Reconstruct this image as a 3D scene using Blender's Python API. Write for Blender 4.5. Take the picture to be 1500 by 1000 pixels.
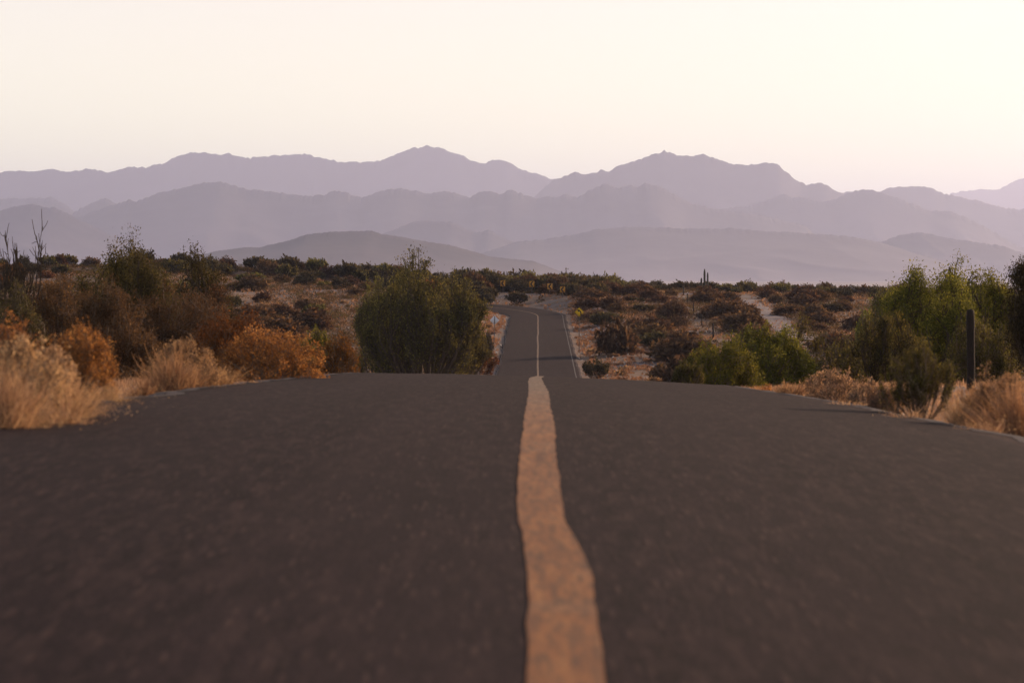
import bpy, math, random
import numpy as np
from mathutils import Vector
R = math.radians
for o in list(bpy.data.objects): bpy.data.objects.remove(o)
S = bpy.context.scene
C = S.collection

# ------------------------------------------------------------------ camera
F = 100.0 / 36.0 * 1500.0          # focal length in photo pixels
HOR = 400.0                        # photo row of the true horizon
cd = bpy.data.cameras.new('camera'); cam = bpy.data.objects.new('camera', cd); C.objects.link(cam)
cd.lens = 100; cd.sensor_width = 36; cd.clip_start = 0.1; cd.clip_end = 120000
cam.location = (0, 0, 0)
cam.rotation_euler = (R(90) - math.atan((500 - HOR) / F), 0, 0)
cd.dof.use_dof = True; cd.dof.focus_distance = 190; cd.dof.aperture_fstop = 4.3
S.camera = cam

# ------------------------------------------------------------------ sky, sun, exposure
SUN_EL, SUN_AZ = 16.0, 47.0        # degrees; azimuth to the right of the view direction
w = bpy.data.worlds.new('World'); S.world = w; w.use_nodes = True
nt = w.node_tree; nt.nodes.clear()
def WN(t, **k):
    n = nt.nodes.new(t)
    for a, b in k.items(): setattr(n, a, b)
    return n
out = WN('ShaderNodeOutputWorld'); bg = WN('ShaderNodeBackground')
sky = WN('ShaderNodeTexSky', sky_type='NISHITA', sun_disc=False)
sky.sun_elevation = R(SUN_EL); sky.sun_rotation = R(SUN_AZ)
sky.dust_density = 5.0; sky.air_density = 1.0; sky.ozone_density = 1.0; sky.altitude = 200
# hazy late air: the real sky washed with a cream veil, strongest low down
tc = WN('ShaderNodeTexCoord'); sep = WN('ShaderNodeSeparateXYZ')
nt.links.new(tc.outputs['Generated'], sep.inputs[0])
mr = WN('ShaderNodeMapRange'); mr.inputs[1].default_value = 0.0; mr.inputs[2].default_value = 0.4
mr.inputs[3].default_value = 0.92; mr.inputs[4].default_value = 0.08; mr.interpolation_type = 'SMOOTHSTEP'
nt.links.new(sep.outputs['Z'], mr.inputs[0])
mx = WN('ShaderNodeMix', data_type='RGBA', blend_type='MIX')
nt.links.new(mr.outputs[0], mx.inputs[0]); nt.links.new(sky.outputs[0], mx.inputs[6])
lo = WN('ShaderNodeMapRange', interpolation_type='SMOOTHSTEP'); nt.links.new(sep.outputs['Z'], lo.inputs[0]); lo.inputs[1].default_value = 0.0; lo.inputs[2].default_value = 0.13
veil = WN('ShaderNodeMix', data_type='RGBA'); nt.links.new(lo.outputs[0], veil.inputs[0])
veil.inputs[6].default_value = (15.0, 14.4, 9.4, 1); veil.inputs[7].default_value = (11.3, 10.5, 9.6, 1)
nt.links.new(veil.outputs[2], mx.inputs[7])
nt.links.new(mx.outputs[2], bg.inputs['Color']); bg.inputs['Strength'].default_value = 0.1
nt.links.new(bg.outputs[0], out.inputs['Surface'])

sd = bpy.data.lights.new('sun', 'SUN'); sd.energy = 4.8; sd.angle = R(3.0); sd.color = (1.0, 0.66, 0.42)
sun = bpy.data.objects.new('sun', sd); C.objects.link(sun)
sv = Vector((math.sin(R(SUN_AZ)) * math.cos(R(SUN_EL)), math.cos(R(SUN_AZ)) * math.cos(R(SUN_EL)), math.sin(R(SUN_EL))))
sun.rotation_euler = (-sv).to_track_quat('-Z', 'Y').to_euler(); sun.location = sv * 300

S.view_settings.view_transform = 'Standard'; S.view_settings.look = 'None'
S.view_settings.exposure = 0.2; S.view_settings.gamma = 1.0
S.render.engine = 'CYCLES'
S.cycles.max_bounces = 8; S.cycles.transmission_bounces = 6; S.cycles.diffuse_bounces = 3; S.cycles.volume_bounces = 2
HAZE_DENSITY = 5.2e-5
HAZE_COLOR = (0.62, 0.69, 1.0)

# ------------------------------------------------------------------ helpers
def lerp_tab(tab):
    xs = np.array([t[0] for t in tab], float); ys = np.array([t[1] for t in tab], float)
    return lambda v: np.interp(v, xs, ys)
def smooth_tab(tab):                       # cubic through the knots, monotone enough for gentle data
    xs = np.array([t[0] for t in tab], float); ys = np.array([t[1] for t in tab], float)
    m = np.gradient(ys, xs)
    def f(v):
        v = np.clip(np.asarray(v, float), xs[0], xs[-1])
        i = np.clip(np.searchsorted(xs, v) - 1, 0, len(xs) - 2)
        h = xs[i+1] - xs[i]; t = (v - xs[i]) / h
        return ((2*t**3 - 3*t**2 + 1) * ys[i] + (t**3 - 2*t**2 + t) * h * m[i] + (-2*t**3 + 3*t**2) * ys[i+1] + (t**3 - t**2) * h * m[i+1])
    return f
def sstep(a, b, v):
    t = np.clip((v - a) / (b - a), 0, 1); return t * t * (3 - 2 * t)

_rg = np.random.RandomState(7); _LAT = _rg.rand(256, 256)
def vnoise(x, y):                          # tiling value noise in [-1, 1]
    x = np.asarray(x, float); y = np.asarray(y, float)
    xi = np.floor(x).astype(int); yi = np.floor(y).astype(int)
    fx = x - xi; fy = y - yi; fx = fx*fx*(3-2*fx); fy = fy*fy*(3-2*fy)
    a = _LAT[xi & 255, yi & 255]; b = _LAT[(xi+1) & 255, yi & 255]
    c = _LAT[xi & 255, (yi+1) & 255]; d = _LAT[(xi+1) & 255, (yi+1) & 255]
    return ((a*(1-fx)+b*fx)*(1-fy) + (c*(1-fx)+d*fx)*fy) * 2 - 1
def fbm(x, y, o=4, g=0.5):
    s = 0; a = 1; t = 0
    for k in range(o):
        s = s + a * vnoise(x * 2**k + 17.3*k, y * 2**k + 9.1*k); t += a; a *= g
    return s / t

def mesh_obj(name, V, Fc, mat, parent=None, smooth=False, tint=None):
    """V (n,3); Fc list of int arrays shaped (m,3) or (m,4)"""
    me = bpy.data.meshes.new(name)
    V = np.asarray(V, np.float32); me.vertices.add(len(V)); me.vertices.foreach_set('co', V.ravel())
    if isinstance(Fc, np.ndarray): Fc = [Fc]
    Fc = [f for f in Fc if len(f)]
    nl = sum(f.size for f in Fc); npoly = sum(len(f) for f in Fc)
    me.loops.add(nl); me.polygons.add(npoly)
    me.loops.foreach_set('vertex_index', np.concatenate([f.ravel() for f in Fc]).astype(np.int32))
    starts = []; s = 0
    for f in Fc:
        starts.append(s + np.arange(len(f)) * f.shape[1]); s += f.size
    me.polygons.foreach_set('loop_start', np.concatenate(starts).astype(np.int32))
    if smooth: me.polygons.foreach_set('use_smooth', np.ones(npoly, bool))
    if tint is not None:
        a = me.attributes.new('tint', 'FLOAT', 'POINT'); a.data.foreach_set('value', np.asarray(tint, np.float32))
    me.update(calc_edges=True); me.validate()
    me.materials.append(mat)
    o = bpy.data.objects.new(name, me); C.objects.link(o)
    if parent: o.parent = parent
    return o
def grid_faces(nr, nc):
    i = np.arange(nr-1)[:, None] * nc + np.arange(nc-1)[None, :]
    return np.stack([i, i+1, i+nc+1, i+nc], -1).reshape(-1, 4)
def tag(o, label=None, cat=None, group=None, kind=None):
    if label: o['label'] = label
    if cat: o['category'] = cat
    if group: o['group'] = group
    if kind: o['kind'] = kind
    return o
def empty(name, loc, rz=0):
    o = bpy.data.objects.new(name, None); C.objects.link(o); o.location = loc; o.rotation_euler = (0, 0, rz)
    o.empty_display_size = 0.3
    return o
class MB:
    def __init__(s): s.v = []; s.q = []; s.t = []; s.n = 0
    def add(s, V, q=None, t=None):
        V = np.asarray(V, float).reshape(-1, 3)
        if q is not None: s.q.append(np.asarray(q).reshape(-1, 4) + s.n)
        if t is not None: s.t.append(np.asarray(t).reshape(-1, 3) + s.n)
        s.v.append(V); s.n += len(V)
    def tube(s, pts, rad, n=6, cap=True):
        pts = np.asarray(pts, float); rad = np.broadcast_to(rad, (len(pts),))
        T = np.gradient(pts, axis=0); T /= np.linalg.norm(T, axis=1)[:, None] + 1e-9
        ref = np.array([1, 0, 0.]) if abs(T[0][0]) < .8 else np.array([0, 1, 0.])
        A = np.cross(T, ref); A /= np.linalg.norm(A, axis=1)[:, None] + 1e-9; B = np.cross(T, A)
        an = np.arange(n) * 2 * math.pi / n
        V = pts[:, None] + rad[:, None, None] * (np.cos(an)[None, :, None] * A[:, None] + np.sin(an)[None, :, None] * B[:, None])
        m = len(pts); q = []
        for i in range(m-1):
            for j in range(n): q.append((i*n+j, i*n+(j+1) % n, (i+1)*n+(j+1) % n, (i+1)*n+j))
        V = V.reshape(-1, 3); t = None
        if cap:
            V = np.vstack([V, pts[-1] + T[-1]*rad[-1]*.3]); k = len(V)-1
            t = [((m-1)*n+j, (m-1)*n+(j+1) % n, k) for j in range(n)]
        s.add(V, q, t)
    def prism(s, poly, y0, y1):            # outline in x,z extruded along y
        n = len(poly); P = np.array(poly, float)
        V = np.vstack([np.c_[P[:, 0], np.full(n, y0), P[:, 1]], np.c_[P[:, 0], np.full(n, y1), P[:, 1]]])
        c0 = [P[:, 0].mean(), y0, P[:, 1].mean()]; c1 = [P[:, 0].mean(), y1, P[:, 1].mean()]
        V = np.vstack([V, c0, c1])
        q = [(j, (j+1) % n, n+(j+1) % n, n+j) for j in range(n)]
        t = [((j+1) % n, j, 2*n) for j in range(n)] + [(n+j, n+(j+1) % n, 2*n+1) for j in range(n)]
        s.add(V, q, t)
    def build(s, name, mat, parent=None, smooth=False):
        V = np.vstack(s.v); fs = []
        if s.q: fs.append(np.vstack(s.q))
        if s.t: fs.append(np.vstack(s.t))
        return mesh_obj(name, V, fs, mat, parent, smooth)

# ------------------------------------------------------------------ materials
class MT:
    def __init__(s, name):
        s.m = bpy.data.materials.new(name); s.m.use_nodes = True; s.nt = s.m.node_tree
        s.b = s.nt.nodes['Principled BSDF']; s.out = s.nt.nodes['Material Output']
        s.b.inputs['Specular IOR Level'].default_value = 0.25
    def n(s, t, ins=None, **k):
        n = s.nt.nodes.new(t)
        for a, b in k.items(): setattr(n, a, b)
        for i, v in (ins or {}).items():
            if isinstance(v, bpy.types.NodeSocket): s.nt.links.new(v, n.inputs[i])
            else: n.inputs[i].default_value = v
        return n
    def pos(s): return s.n('ShaderNodeNewGeometry').outputs['Position']
    def noise(s, scale, detail=3, rough=.55, vec=None, sc=None):
        v = vec or s.pos()
        if sc: v = s.n('ShaderNodeMapping', {'Vector': v, 'Scale': sc}).outputs[0]
        return s.n('ShaderNodeTexNoise', {'Vector': v, 'Scale': scale, 'Detail': detail, 'Roughness': rough}).outputs[0]
    def ramp(s, fac, stops):
        r = s.n('ShaderNodeValToRGB', {0: fac}); cr = r.color_ramp
        while len(cr.elements) < len(stops): cr.elements.new(0.5)
        for e, (p, c) in zip(cr.elements, stops):
            e.position = p; e.color = (*c, 1) if len(c) == 3 else c
        return r.outputs[0]
    def mix(s, f, a, b, mode='MIX'):
        def c(v): return (*v, 1) if isinstance(v, tuple) and len(v) == 3 else v
        return s.n('ShaderNodeMix', {0: f, 6: c(a), 7: c(b)}, data_type='RGBA', blend_type=mode).outputs[2]
    def math(s, op, a, b=0.0, clamp=False):
        return s.n('ShaderNodeMath', {0: a, 1: b}, operation=op, use_clamp=clamp).outputs[0]
    def maprange(s, v, a, b, c, d):
        return s.n('ShaderNodeMapRange', {0: v, 1: a, 2: b, 3: c, 4: d}).outputs[0]
    def base(s, sock, rough=0.9):
        if isinstance(sock, tuple): s.b.inputs['Base Color'].default_value = (*sock, 1)
        else: s.nt.links.new(sock, s.b.inputs['Base Color'])
        s.b.inputs['Roughness'].default_value = rough; return s
    def bump(s, h, strength=.5, dist=.02):
        b = s.n('ShaderNodeBump', {'Height': h, 'Strength': strength, 'Distance': dist})
        s.nt.links.new(b.outputs[0], s.b.inputs['Normal']); return s

def leaf_mat(name, c0, c1, trans=0.45, c2=None, rough=.75, tcol=(1.25, 1.1, .7)):
    m = MT(name)
    t = m.n('ShaderNodeAttribute', attribute_name='tint').outputs['Fac']
    rnd = m.n('ShaderNodeObjectInfo').outputs['Random']
    col = m.ramp(t, [(0.0, c0), (0.65, c1), (1.0, c2 or c1)])
    hs = m.n('ShaderNodeHueSaturation', {'Color': col, 'Hue': m.maprange(rnd, 0, 1, .485, .515), 'Value': m.maprange(rnd, 0, 1, .8, 1.2)})
    m.base(hs.outputs[0], rough); m.b.inputs['Specular IOR Level'].default_value = .12
    tr = m.n('ShaderNodeBsdfTranslucent', {'Color': m.mix(1.0, hs.outputs[0], tcol, 'MULTIPLY')})
    mx = m.n('ShaderNodeMixShader', {0: trans, 1: m.b.outputs[0], 2: tr.outputs[0]})
    m.nt.links.new(mx.outputs[0], m.out.inputs['Surface'])
    return m.m
def plain(name, c0, c1, scale=8, rough=.8, bump=0.0, metal=0.0, sc=None):
    m = MT(name); n = m.noise(scale, 4, sc=sc)
    m.base(m.ramp(n, [(.3, c0), (.7, c1)]), rough); m.b.inputs['Metallic'].default_value = metal
    if bump: m.bump(n, bump, .01)
    return m.m

M = {}
M['bark'] = plain('bark', (.045, .032, .026), (.11, .08, .06), 30, .9, .4)
M['twig'] = plain('twig', (.10, .07, .055), (.20, .145, .11), 20, .9)
M['green'] = leaf_mat('olive_leaves', (.030, .028, .015), (.105, .096, .038), .5, (.22, .19, .062))
M['bright'] = leaf_mat('bright_green_leaves', (.045, .050, .014), (.14, .145, .034), .5, (.28, .26, .055))
M['dark'] = leaf_mat('dark_leaves', (.028, .024, .018), (.072, .060, .034), .38, (.13, .105, .05))
M['olive'] = leaf_mat('dusky_olive_leaves', (.026, .022, .014), (.070, .058, .028), .4, (.13, .105, .042))
M['brown'] = leaf_mat('brown_leaves', (.050, .030, .022), (.11, .064, .042), .40, (.18, .105, .062))
M['rust'] = leaf_mat('rust_leaves', (.070, .032, .014), (.17, .078, .026), .45, (.28, .13, .04))
M['orange'] = leaf_mat('orange_leaves', (.14, .066, .032), (.34, .165, .070), .55, (.56, .32, .14))
M['straw'] = leaf_mat('straw', (.24, .150, .110), (.46, .305, .225), .5, (.66, .47, .36))
M['pink'] = leaf_mat('dry_pink_brush', (.20, .12, .085), (.36, .22, .15), .45, (.48, .31, .21))

# asphalt: dark tar with pale aggregate, faint lengthwise wear
m = MT('asphalt')
g1 = m.noise(55, 3, .7, sc=(1, .35, 1)); g2 = m.noise(15, 4, .7, sc=(1, .13, 1)); g3 = m.noise(1.1, 3, .5, sc=(1, .25, 1)); g4 = m.noise(.5, 3, .5, sc=(3.0, .05, 1))
vor = m.n('ShaderNodeTexVoronoi', {'Vector': m.n('ShaderNodeMapping', {'Vector': m.pos(), 'Scale': (1, .12, 1)}).outputs[0], 'Scale': 30.0}, feature='F1')
peb = m.maprange(vor.outputs['Distance'], .18, .45, 1, 0)
rv = m.n('ShaderNodeSeparateColor', {0: vor.outputs['Color']}).outputs[0]
peb = m.math('MULTIPLY', peb, m.maprange(rv, .35, .95, 0, 1))
c = m.ramp(g1, [(.25, (.0150, .0105, .0130)), (.55, (.029, .0195, .0232)), (.8, (.066, .044, .048))])
c = m.mix(m.maprange(g2, .48, .66, 0, .8), c, (.066, .045, .043))
g5 = m.noise(11, 3, .65, sc=(1, .13, 1))
c = m.mix(m.maprange(g5, .50, .66, 0, .6), c, (.014, .010, .012))
c = m.mix(m.maprange(g3, .45, .75, 0, .45), c, (.022, .0155, .0185))
c = m.mix(m.maprange(g4, .45, .7, 0, .35), c, (.048, .034, .037))
c = m.mix(m.math('MULTIPLY', peb, .28), c, (.17, .115, .095))
c = m.mix(1.0, c, (.76, .68, .72), 'MULTIPLY')
m.base(c, .95); m.b.inputs['Specular IOR Level'].default_value = .05
m.bump(m.math('ADD', g1, m.math('MULTIPLY', peb, .6)), .8, .006); M['asphalt'] = m.m

m = MT('asphalt_crumb')
g1 = m.noise(14, 5, .75); g2 = m.noise(3, 3)
c = m.ramp(g1, [(.3, (.028, .020, .023)), (.55, (.058, .044, .050)), (.8, (.17, .135, .135))])
m.base(c, .9).bump(g1, .8, .03); M['shoulder'] = m.m

# worn yellow centre paint
m = MT('yellow_paint')
sepn = m.n('ShaderNodeSeparateXYZ', {0: m.pos()})
far = m.maprange(sepn.outputs['Y'], 15, 34, 0, 1)
g1 = m.noise(40, 4, .7, sc=(1, .12, 1)); g2 = m.noise(16, 4, .6, sc=(1, .08, 1)); g3 = m.noise(1.6, 2)
c = m.ramp(g2, [(.3, (.17, .066, .020)), (.50, (.30, .125, .036)), (.74, (.43, .205, .075))])
c2 = m.ramp(g2, [(.3, (.15, .11, .09)), (.7, (.27, .205, .17))])
c = m.mix(m.math('ADD', far, m.maprange(g3, .45, .7, -.15, .25), True), c, c2)
worn = m.maprange(g1, .46, .64, 0, .75)
c = m.mix(worn, c, (.085, .044, .024))
c = m.mix(1.0, c, (.78, .66, .50), 'MULTIPLY')
m.base(c, .75).bump(g1, .6, .004); M['paint'] = m.m
m = MT('white_paint'); g1 = m.noise(3.0, 5, .7)
m.base(m.ramp(g1, [(.42, (.055, .045, .047)), (.70, (.14, .12, .12))]), .8); M['white_line'] = m.m

# ground: pinkish sand, gravel, litter; darker brush-covered plain far off
m = MT('desert_ground')
a = m.noise(.12, 5, .6); b = m.noise(1.3, 5, .65); g = m.noise(9, 4, .7); e = m.noise(.035, 3)
c = m.ramp(b, [(.3, (.075, .048, .038)), (.5, (.145, .092, .070)), (.7, (.27, .175, .13))])
c = m.mix(m.maprange(a, .50, .62, 0, .75), c, (.16, .135, .145))
c = m.mix(m.maprange(g, .5, .7, 0, .5), c, (.09, .06, .048))
c = m.mix(m.maprange(e, .5, .65, 0, .4), c, (.29, .165, .095))
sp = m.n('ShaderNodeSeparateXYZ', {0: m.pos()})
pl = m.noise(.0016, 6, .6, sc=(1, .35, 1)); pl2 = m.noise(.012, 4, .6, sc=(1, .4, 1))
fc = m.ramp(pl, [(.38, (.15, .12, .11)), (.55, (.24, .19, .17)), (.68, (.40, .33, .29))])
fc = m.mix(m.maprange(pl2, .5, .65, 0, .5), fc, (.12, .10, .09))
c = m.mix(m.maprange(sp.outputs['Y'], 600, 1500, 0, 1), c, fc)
m.base(c, .95).bump(m.math('ADD', b, m.math('MULTIPLY', g, .4)), .7, .08); M['ground'] = m.m

m = MT('track_gravel')
g1 = m.noise(2.6, 5, .7); g2 = m.noise(.7, 3, .5, sc=(3, .6, 1))
c = m.ramp(g1, [(.3, (.11, .085, .09)), (.5, (.20, .165, .175)), (.7, (.36, .30, .30))])
c = m.mix(m.maprange(g2, .5, .65, 0, .5), c, (.22, .155, .13))
m.base(c, .95).bump(g1, .9, .12); M['track'] = m.m

# mountain rock with valley haze painted into the colour as a paler foot
m = MT('mountain_rock')
a = m.noise(.0011, 7, .62); b = m.noise(.0045, 5, .6)
c = m.ramp(a, [(.35, (.016, .014, .020)), (.55, (.022, .019, .026)), (.7, (.034, .029, .034))])
c = m.mix(m.maprange(b, .52, .66, 0, .35), c, (.045, .038, .040))
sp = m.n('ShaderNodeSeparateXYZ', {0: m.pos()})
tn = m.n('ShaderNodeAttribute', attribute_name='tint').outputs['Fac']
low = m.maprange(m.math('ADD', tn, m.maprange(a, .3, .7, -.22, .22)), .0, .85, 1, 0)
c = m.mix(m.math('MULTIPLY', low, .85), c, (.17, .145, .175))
m.base(c, .95).bump(b, .25, 20); M['rock'] = m.m

M['wood'] = plain('weathered_wood', (.014, .010, .009), (.036, .024, .020), 14, .9, .5, sc=(6, 6, .6))
M['cactus'] = plain('cactus_skin', (.026, .024, .020), (.05, .046, .034), 6, .8)
M['metal'] = plain('galvanised_steel', (.16, .145, .15), (.26, .24, .25), 9, .55, metal=.6)
M['dull_post'] = plain('dull_steel_post', (.07, .055, .055), (.12, .095, .09), 9, .7)
M['panel_back'] = plain('panel_back', (.62, .60, .70), (.74, .72, .82), 4, .6)
M['yellow'] = plain('sign_yellow', (.72, .42, .010), (.80, .50, .018), 5, .45)
M['amber'] = plain('sign_amber', (.46, .21, .03), (.56, .26, .04), 5, .5)
M['black'] = plain('sign_black', (.012, .010, .010), (.022, .018, .018), 5, .55)
M['wire'] = plain('rusty_wire', (.06, .04, .03), (.12, .08, .06), 10, .8)
M['stone'] = plain('stone', (.34, .29, .28), (.60, .54, .52), 3, .9, .4)

# ------------------------------------------------------------------ road line
def cx(d): return 0.06 + 0.0089 * d
HW = 3.45
BS, BR = 352.0, 62.0                       # start of the bend, its radius
def road_path():
    P = []
    for s in np.arange(-14, BS, 1.0): P.append((cx(s), s))
    th = 0.0; x, y = cx(BS), BS; hd = math.atan(0.0089)
    s = BS
    while s < BS + 240:
        P.append((x, y)); 
        if s > BS and hd > -R(84): hd -= 1.0 / BR
        x += math.sin(hd); y += math.cos(hd); s += 1.0
    return np.array(P)
RP = road_path(); RS = np.arange(len(RP)) - 14.0
rz = smooth_tab([(-20, -1.10), (0, -1.05), (7, -1.02), (10, -.99), (13, -.98), (18.5, -1.01), (27, -1.18), (36, -1.42), (44, -1.65), (54, -1.96), (64, -2.38),
                 (90, -4.3), (130, -7.1), (170, -8.5), (200, -8.7), (232, -8.25), (286, -6.9), (340, -5.7), (370, -4.85), (395, -4.2), (420, -3.95), (460, -3.95), (620, -3.6)])
def cross(u, s):                            # crossfall: tilted right with a slight crown near the camera
    k = 1 - sstep(90, 160, s)
    bend = sstep(340, 375, s)
    return k * (-.034 * u - .0042 * u * u) + (1 - k) * (-.0015 * u * u) + bend * .055 * u
T = np.gradient(RP, axis=0); T /= np.linalg.norm(T, axis=1)[:, None]
NRM = np.c_[T[:, 1], -T[:, 0]]              # to the right
def road_uv(x, y):
    """nearest s and signed u for arrays"""
    x = np.asarray(x, float).ravel(); y = np.asarray(y, float).ravel()
    s = np.empty(len(x)); u = np.empty(len(x))
    for i in range(0, len(x), 20000):
        dx = x[i:i+20000, None] - RP[None, :, 0]; dy = y[i:i+20000, None] - RP[None, :, 1]
        k = np.argmin(dx*dx + dy*dy, 1); r = np.arange(len(k))
        s[i:i+20000] = RS[k] + (dx[r, k]*T[k, 0] + dy[r, k]*T[k, 1]); u[i:i+20000] = dx[r, k]*NRM[k, 0] + dy[r, k]*NRM[k, 1]
    return s, u
skyrow = smooth_tab([(-400, 388), (0, 393), (300, 396), (500, 404), (620, 413), (700, 423), (850, 427), (1000, 429), (1250, 434), (1500, 437), (1900, 436)])
yfall = lerp_tab([(0, 0), (450, 0), (520, -1.2), (700, -8), (1200, -18), (2500, -26), (60000, -26)])
def terrain(x, y):
    sh = np.broadcast(np.asarray(x, float), np.asarray(y, float)).shape
    x = np.broadcast_to(np.asarray(x, float), sh).ravel().copy(); y = np.broadcast_to(np.asarray(y, float), sh).ravel().copy()
    zr = rz(np.clip(y, -14, 430))
    px = 750 + F * x / 430.0
    zs = -(skyrow(px) - HOR) * 430.0 / F
    zr430 = float(rz(np.array([430.]))[0])
    G = zr + sstep(215, 425, y) * (zs - zr430)
    side = np.abs(x - cx(y))
    G += -.25 * sstep(3, 12, side) * (1 - sstep(90, 200, y))
    G += fbm(x/34., y/34., 3) * .55 * sstep(10, 40, side) * sstep(60, 200, y)
    G += fbm(x/6. + 3, y/6., 3) * .16 * sstep(5, 10, side)
    G = G + np.where(y > 450, (np.minimum(yfall(y), 0)), 0)
    far = sstep(500, 2500, y)
    G = G * (1 - far) + far * (-30 + 3.0 * fbm(x/900., y/900., 3))
    near = (y < 520) & (np.abs(x) < 330)
    idx = np.where(near)[0]
    if len(idx):
        s, u = road_uv(x[idx], y[idx]); au = np.abs(u)
        zroad = rz(s) + cross(np.clip(u, -HW, HW), s)
        edge = -.07 - .10 * sstep(HW - .3, HW + 1.0, au)
        wgt = sstep(HW + .2, HW + 6.0, au)
        wgt = np.where((s > 380), sstep(HW + .4, HW + 13.0, au), wgt)
        G[idx] = (zroad + edge) * (1 - wgt) + G[idx] * wgt
    return G.reshape(sh)
def tz(x, y): return float(terrain(np.array([x]), np.array([y]))[0])

# ground sheet, out to the horizon
ys = np.concatenate([np.arange(-40, 470, 1.7), 470 * np.power(36500/470., np.linspace(0, 1, 110)[1:])])
t = np.linspace(-1, 1, 361); tt = np.sign(t) * (0.30 * np.abs(t) + 0.70 * np.abs(t)**2.6)
wid = 55 + .42 * np.maximum(ys, 0)
YY = np.repeat(ys[:, None], len(t), 1); XX = cx(np.clip(YY, 0, 430)) + tt[None, :] * wid[:, None]
ZZ = terrain(XX, YY)
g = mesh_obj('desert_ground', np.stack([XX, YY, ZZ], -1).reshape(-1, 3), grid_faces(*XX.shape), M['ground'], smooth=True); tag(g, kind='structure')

# road surface: edges broken and uneven
us = np.concatenate([[-1.0], np.linspace(-1, 1, 29), [1.0]])
n = len(RP); rgl = np.random.RandomState(3)
el = HW + fbm(RS/1.7, RS*0, 4) * .13 + fbm(RS/.9, RS*0+5, 2) * .05; er = HW + fbm(RS/1.7, RS*0+40, 4) * .12 + fbm(RS/.9, RS*0+15, 2) * .05
# finer rows near the camera
fs = np.concatenate([np.arange(-12, 70, .25), np.arange(70, RS[-1], 1.0)])
RPx = lambda s: np.interp(s, RS, RP[:, 0]); RPy = lambda s: np.interp(s, RS, RP[:, 1])
Nx = lambda s: np.interp(s, RS, NRM[:, 0]); Ny = lambda s: np.interp(s, RS, NRM[:, 1])
elf = HW + fbm(fs/1.9, fs*0, 4) * .16; erf = HW + fbm(fs/1.9, fs*0+40, 4) * .14
U = np.where(us[None, :] < 0, us[None, :] * elf[:, None], us[None, :] * erf[:, None])
SS = np.repeat(fs[:, None], len(us), 1)
Z = rz(SS) + cross(U, SS) + .006 * fbm(U*1.5, SS*.5, 3)
Z[:, 0] -= .25; Z[:, -1] -= .25
X = RPx(SS) + U * Nx(SS); Y = RPy(SS) + U * Ny(SS)
rd = mesh_obj('road', np.stack([X, Y, Z], -1).reshape(-1, 3), grid_faces(*X.shape), M['asphalt'], smooth=False)
rd.data.polygons.foreach_set('use_smooth', np.ones(len(rd.data.polygons), bool)); tag(rd, kind='structure')

# crumbled asphalt and gravel strip beside each edge (one sheet each side joined in one mesh)
mb = MB()
for sg, ed, off in ((-1, elf, 0), (1, erf, 30)):
    q = np.linspace(0, 1, 6); wv = .45 + .2 * fbm(fs/2.3, fs*0+off+60, 3)
    U2 = sg * (ed[:, None] - .10 - .10*fbm(fs/3.1, fs*0+off+90, 3)[:, None] - .09*fbm(fs/.45, fs*0+off+95, 2)[:, None] + q[None, :] * (wv * (1 - .6*sstep(100, 180, fs)))[:, None]); S2 = np.repeat(fs[:, None], 6, 1)
    X2 = RPx(S2) + U2 * Nx(S2); Y2 = RPy(S2) + U2 * Ny(S2)
    Z2 = rz(S2) + cross(U2, S2) + .006*fbm(U2*1.5, S2*.5, 3) + .004 - .19 * np.clip(q[None, :]-.25, 0, 1)**1.5 + .006 * (.8+fbm(U2*9, S2*5, 3)) * np.sin(q*math.pi)[None, :]
    f = grid_faces(*X2.shape); mb.add(np.stack([X2, Y2, Z2], -1).reshape(-1, 3), f if sg > 0 else f)
o = mb.build('gravel_shoulder', M['shoulder'], smooth=True); tag(o, kind='structure')

# centre line: traced wobble of the hand-laid stripe near the camera, then nearly regular
CL = [  # photo row, left px, right px
 (1040, 772, 893), (1000, 771, 888), (953, 773, 882), (906, 775, 877), (859, 773, 869), (812, 769, 856), (765, 761, 831),
 (718, 759, 822), (671, 761, 816), (624, 767, 812), (600, 770, 807), (577, 774, 804), (562, 774, 797), (553, 775, 792)]
ds = np.arange(4, 60, .02); zc = rz(ds) + cross(0*ds, ds); rows = HOR - F * zc / ds
def row2d(r):                                   # distance where the centre of the road shows at photo row r
    k = np.where((rows[:-1] >= r) & (rows[1:] < r))[0]; return ds[k[0]] if len(k) else 54.0
L = []
for r, a, b in CL:
    d = row2d(r); L.append((d, (a - 750) / F * d, (b - 750) / F * d))
L.sort(); L = [l for l in L]
ld = [l[0] for l in L]; lf = smooth_tab([(l[0], l[1] - cx(l[0])) for l in L]); rf = smooth_tab([(l[0], l[2] - cx(l[0])) for l in L])
fd = np.concatenate([np.arange(-10, 70, .08), np.arange(70, RS[-1]-3, .8)])
k = sstep(ld[-1] - 4, ld[-1] + 6, fd)
lu = (1-k) * lf(fd) + k * (-.075); ru = (1-k) * rf(fd) + k * .075
wob = .05 * fbm(fd/14., fd*0+70, 3) * sstep(50, 70, fd); lu = lu + wob; ru = ru + wob
lu += .012 * fbm(fd*1.6, fd*0, 5, .65); ru += .012 * fbm(fd*1.6, fd*0+11, 5, .65)
q = np.linspace(0, 1, 5); U3 = lu[:, None]*(1-q) + ru[:, None]*q; S3 = np.repeat(fd[:, None], 5, 1)
def lay(U_, S_, up):
    return np.stack([RPx(S_) + U_*Nx(S_), RPy(S_) + U_*Ny(S_), rz(S_) + cross(U_, S_) + .006*fbm(U_*1.5, S_*.5, 3) + up], -1)
o = mesh_obj('centre_line', lay(U3, S3, .0035).reshape(-1, 3), grid_faces(*U3.shape), M['paint'], smooth=True); tag(o, kind='structure')
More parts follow.
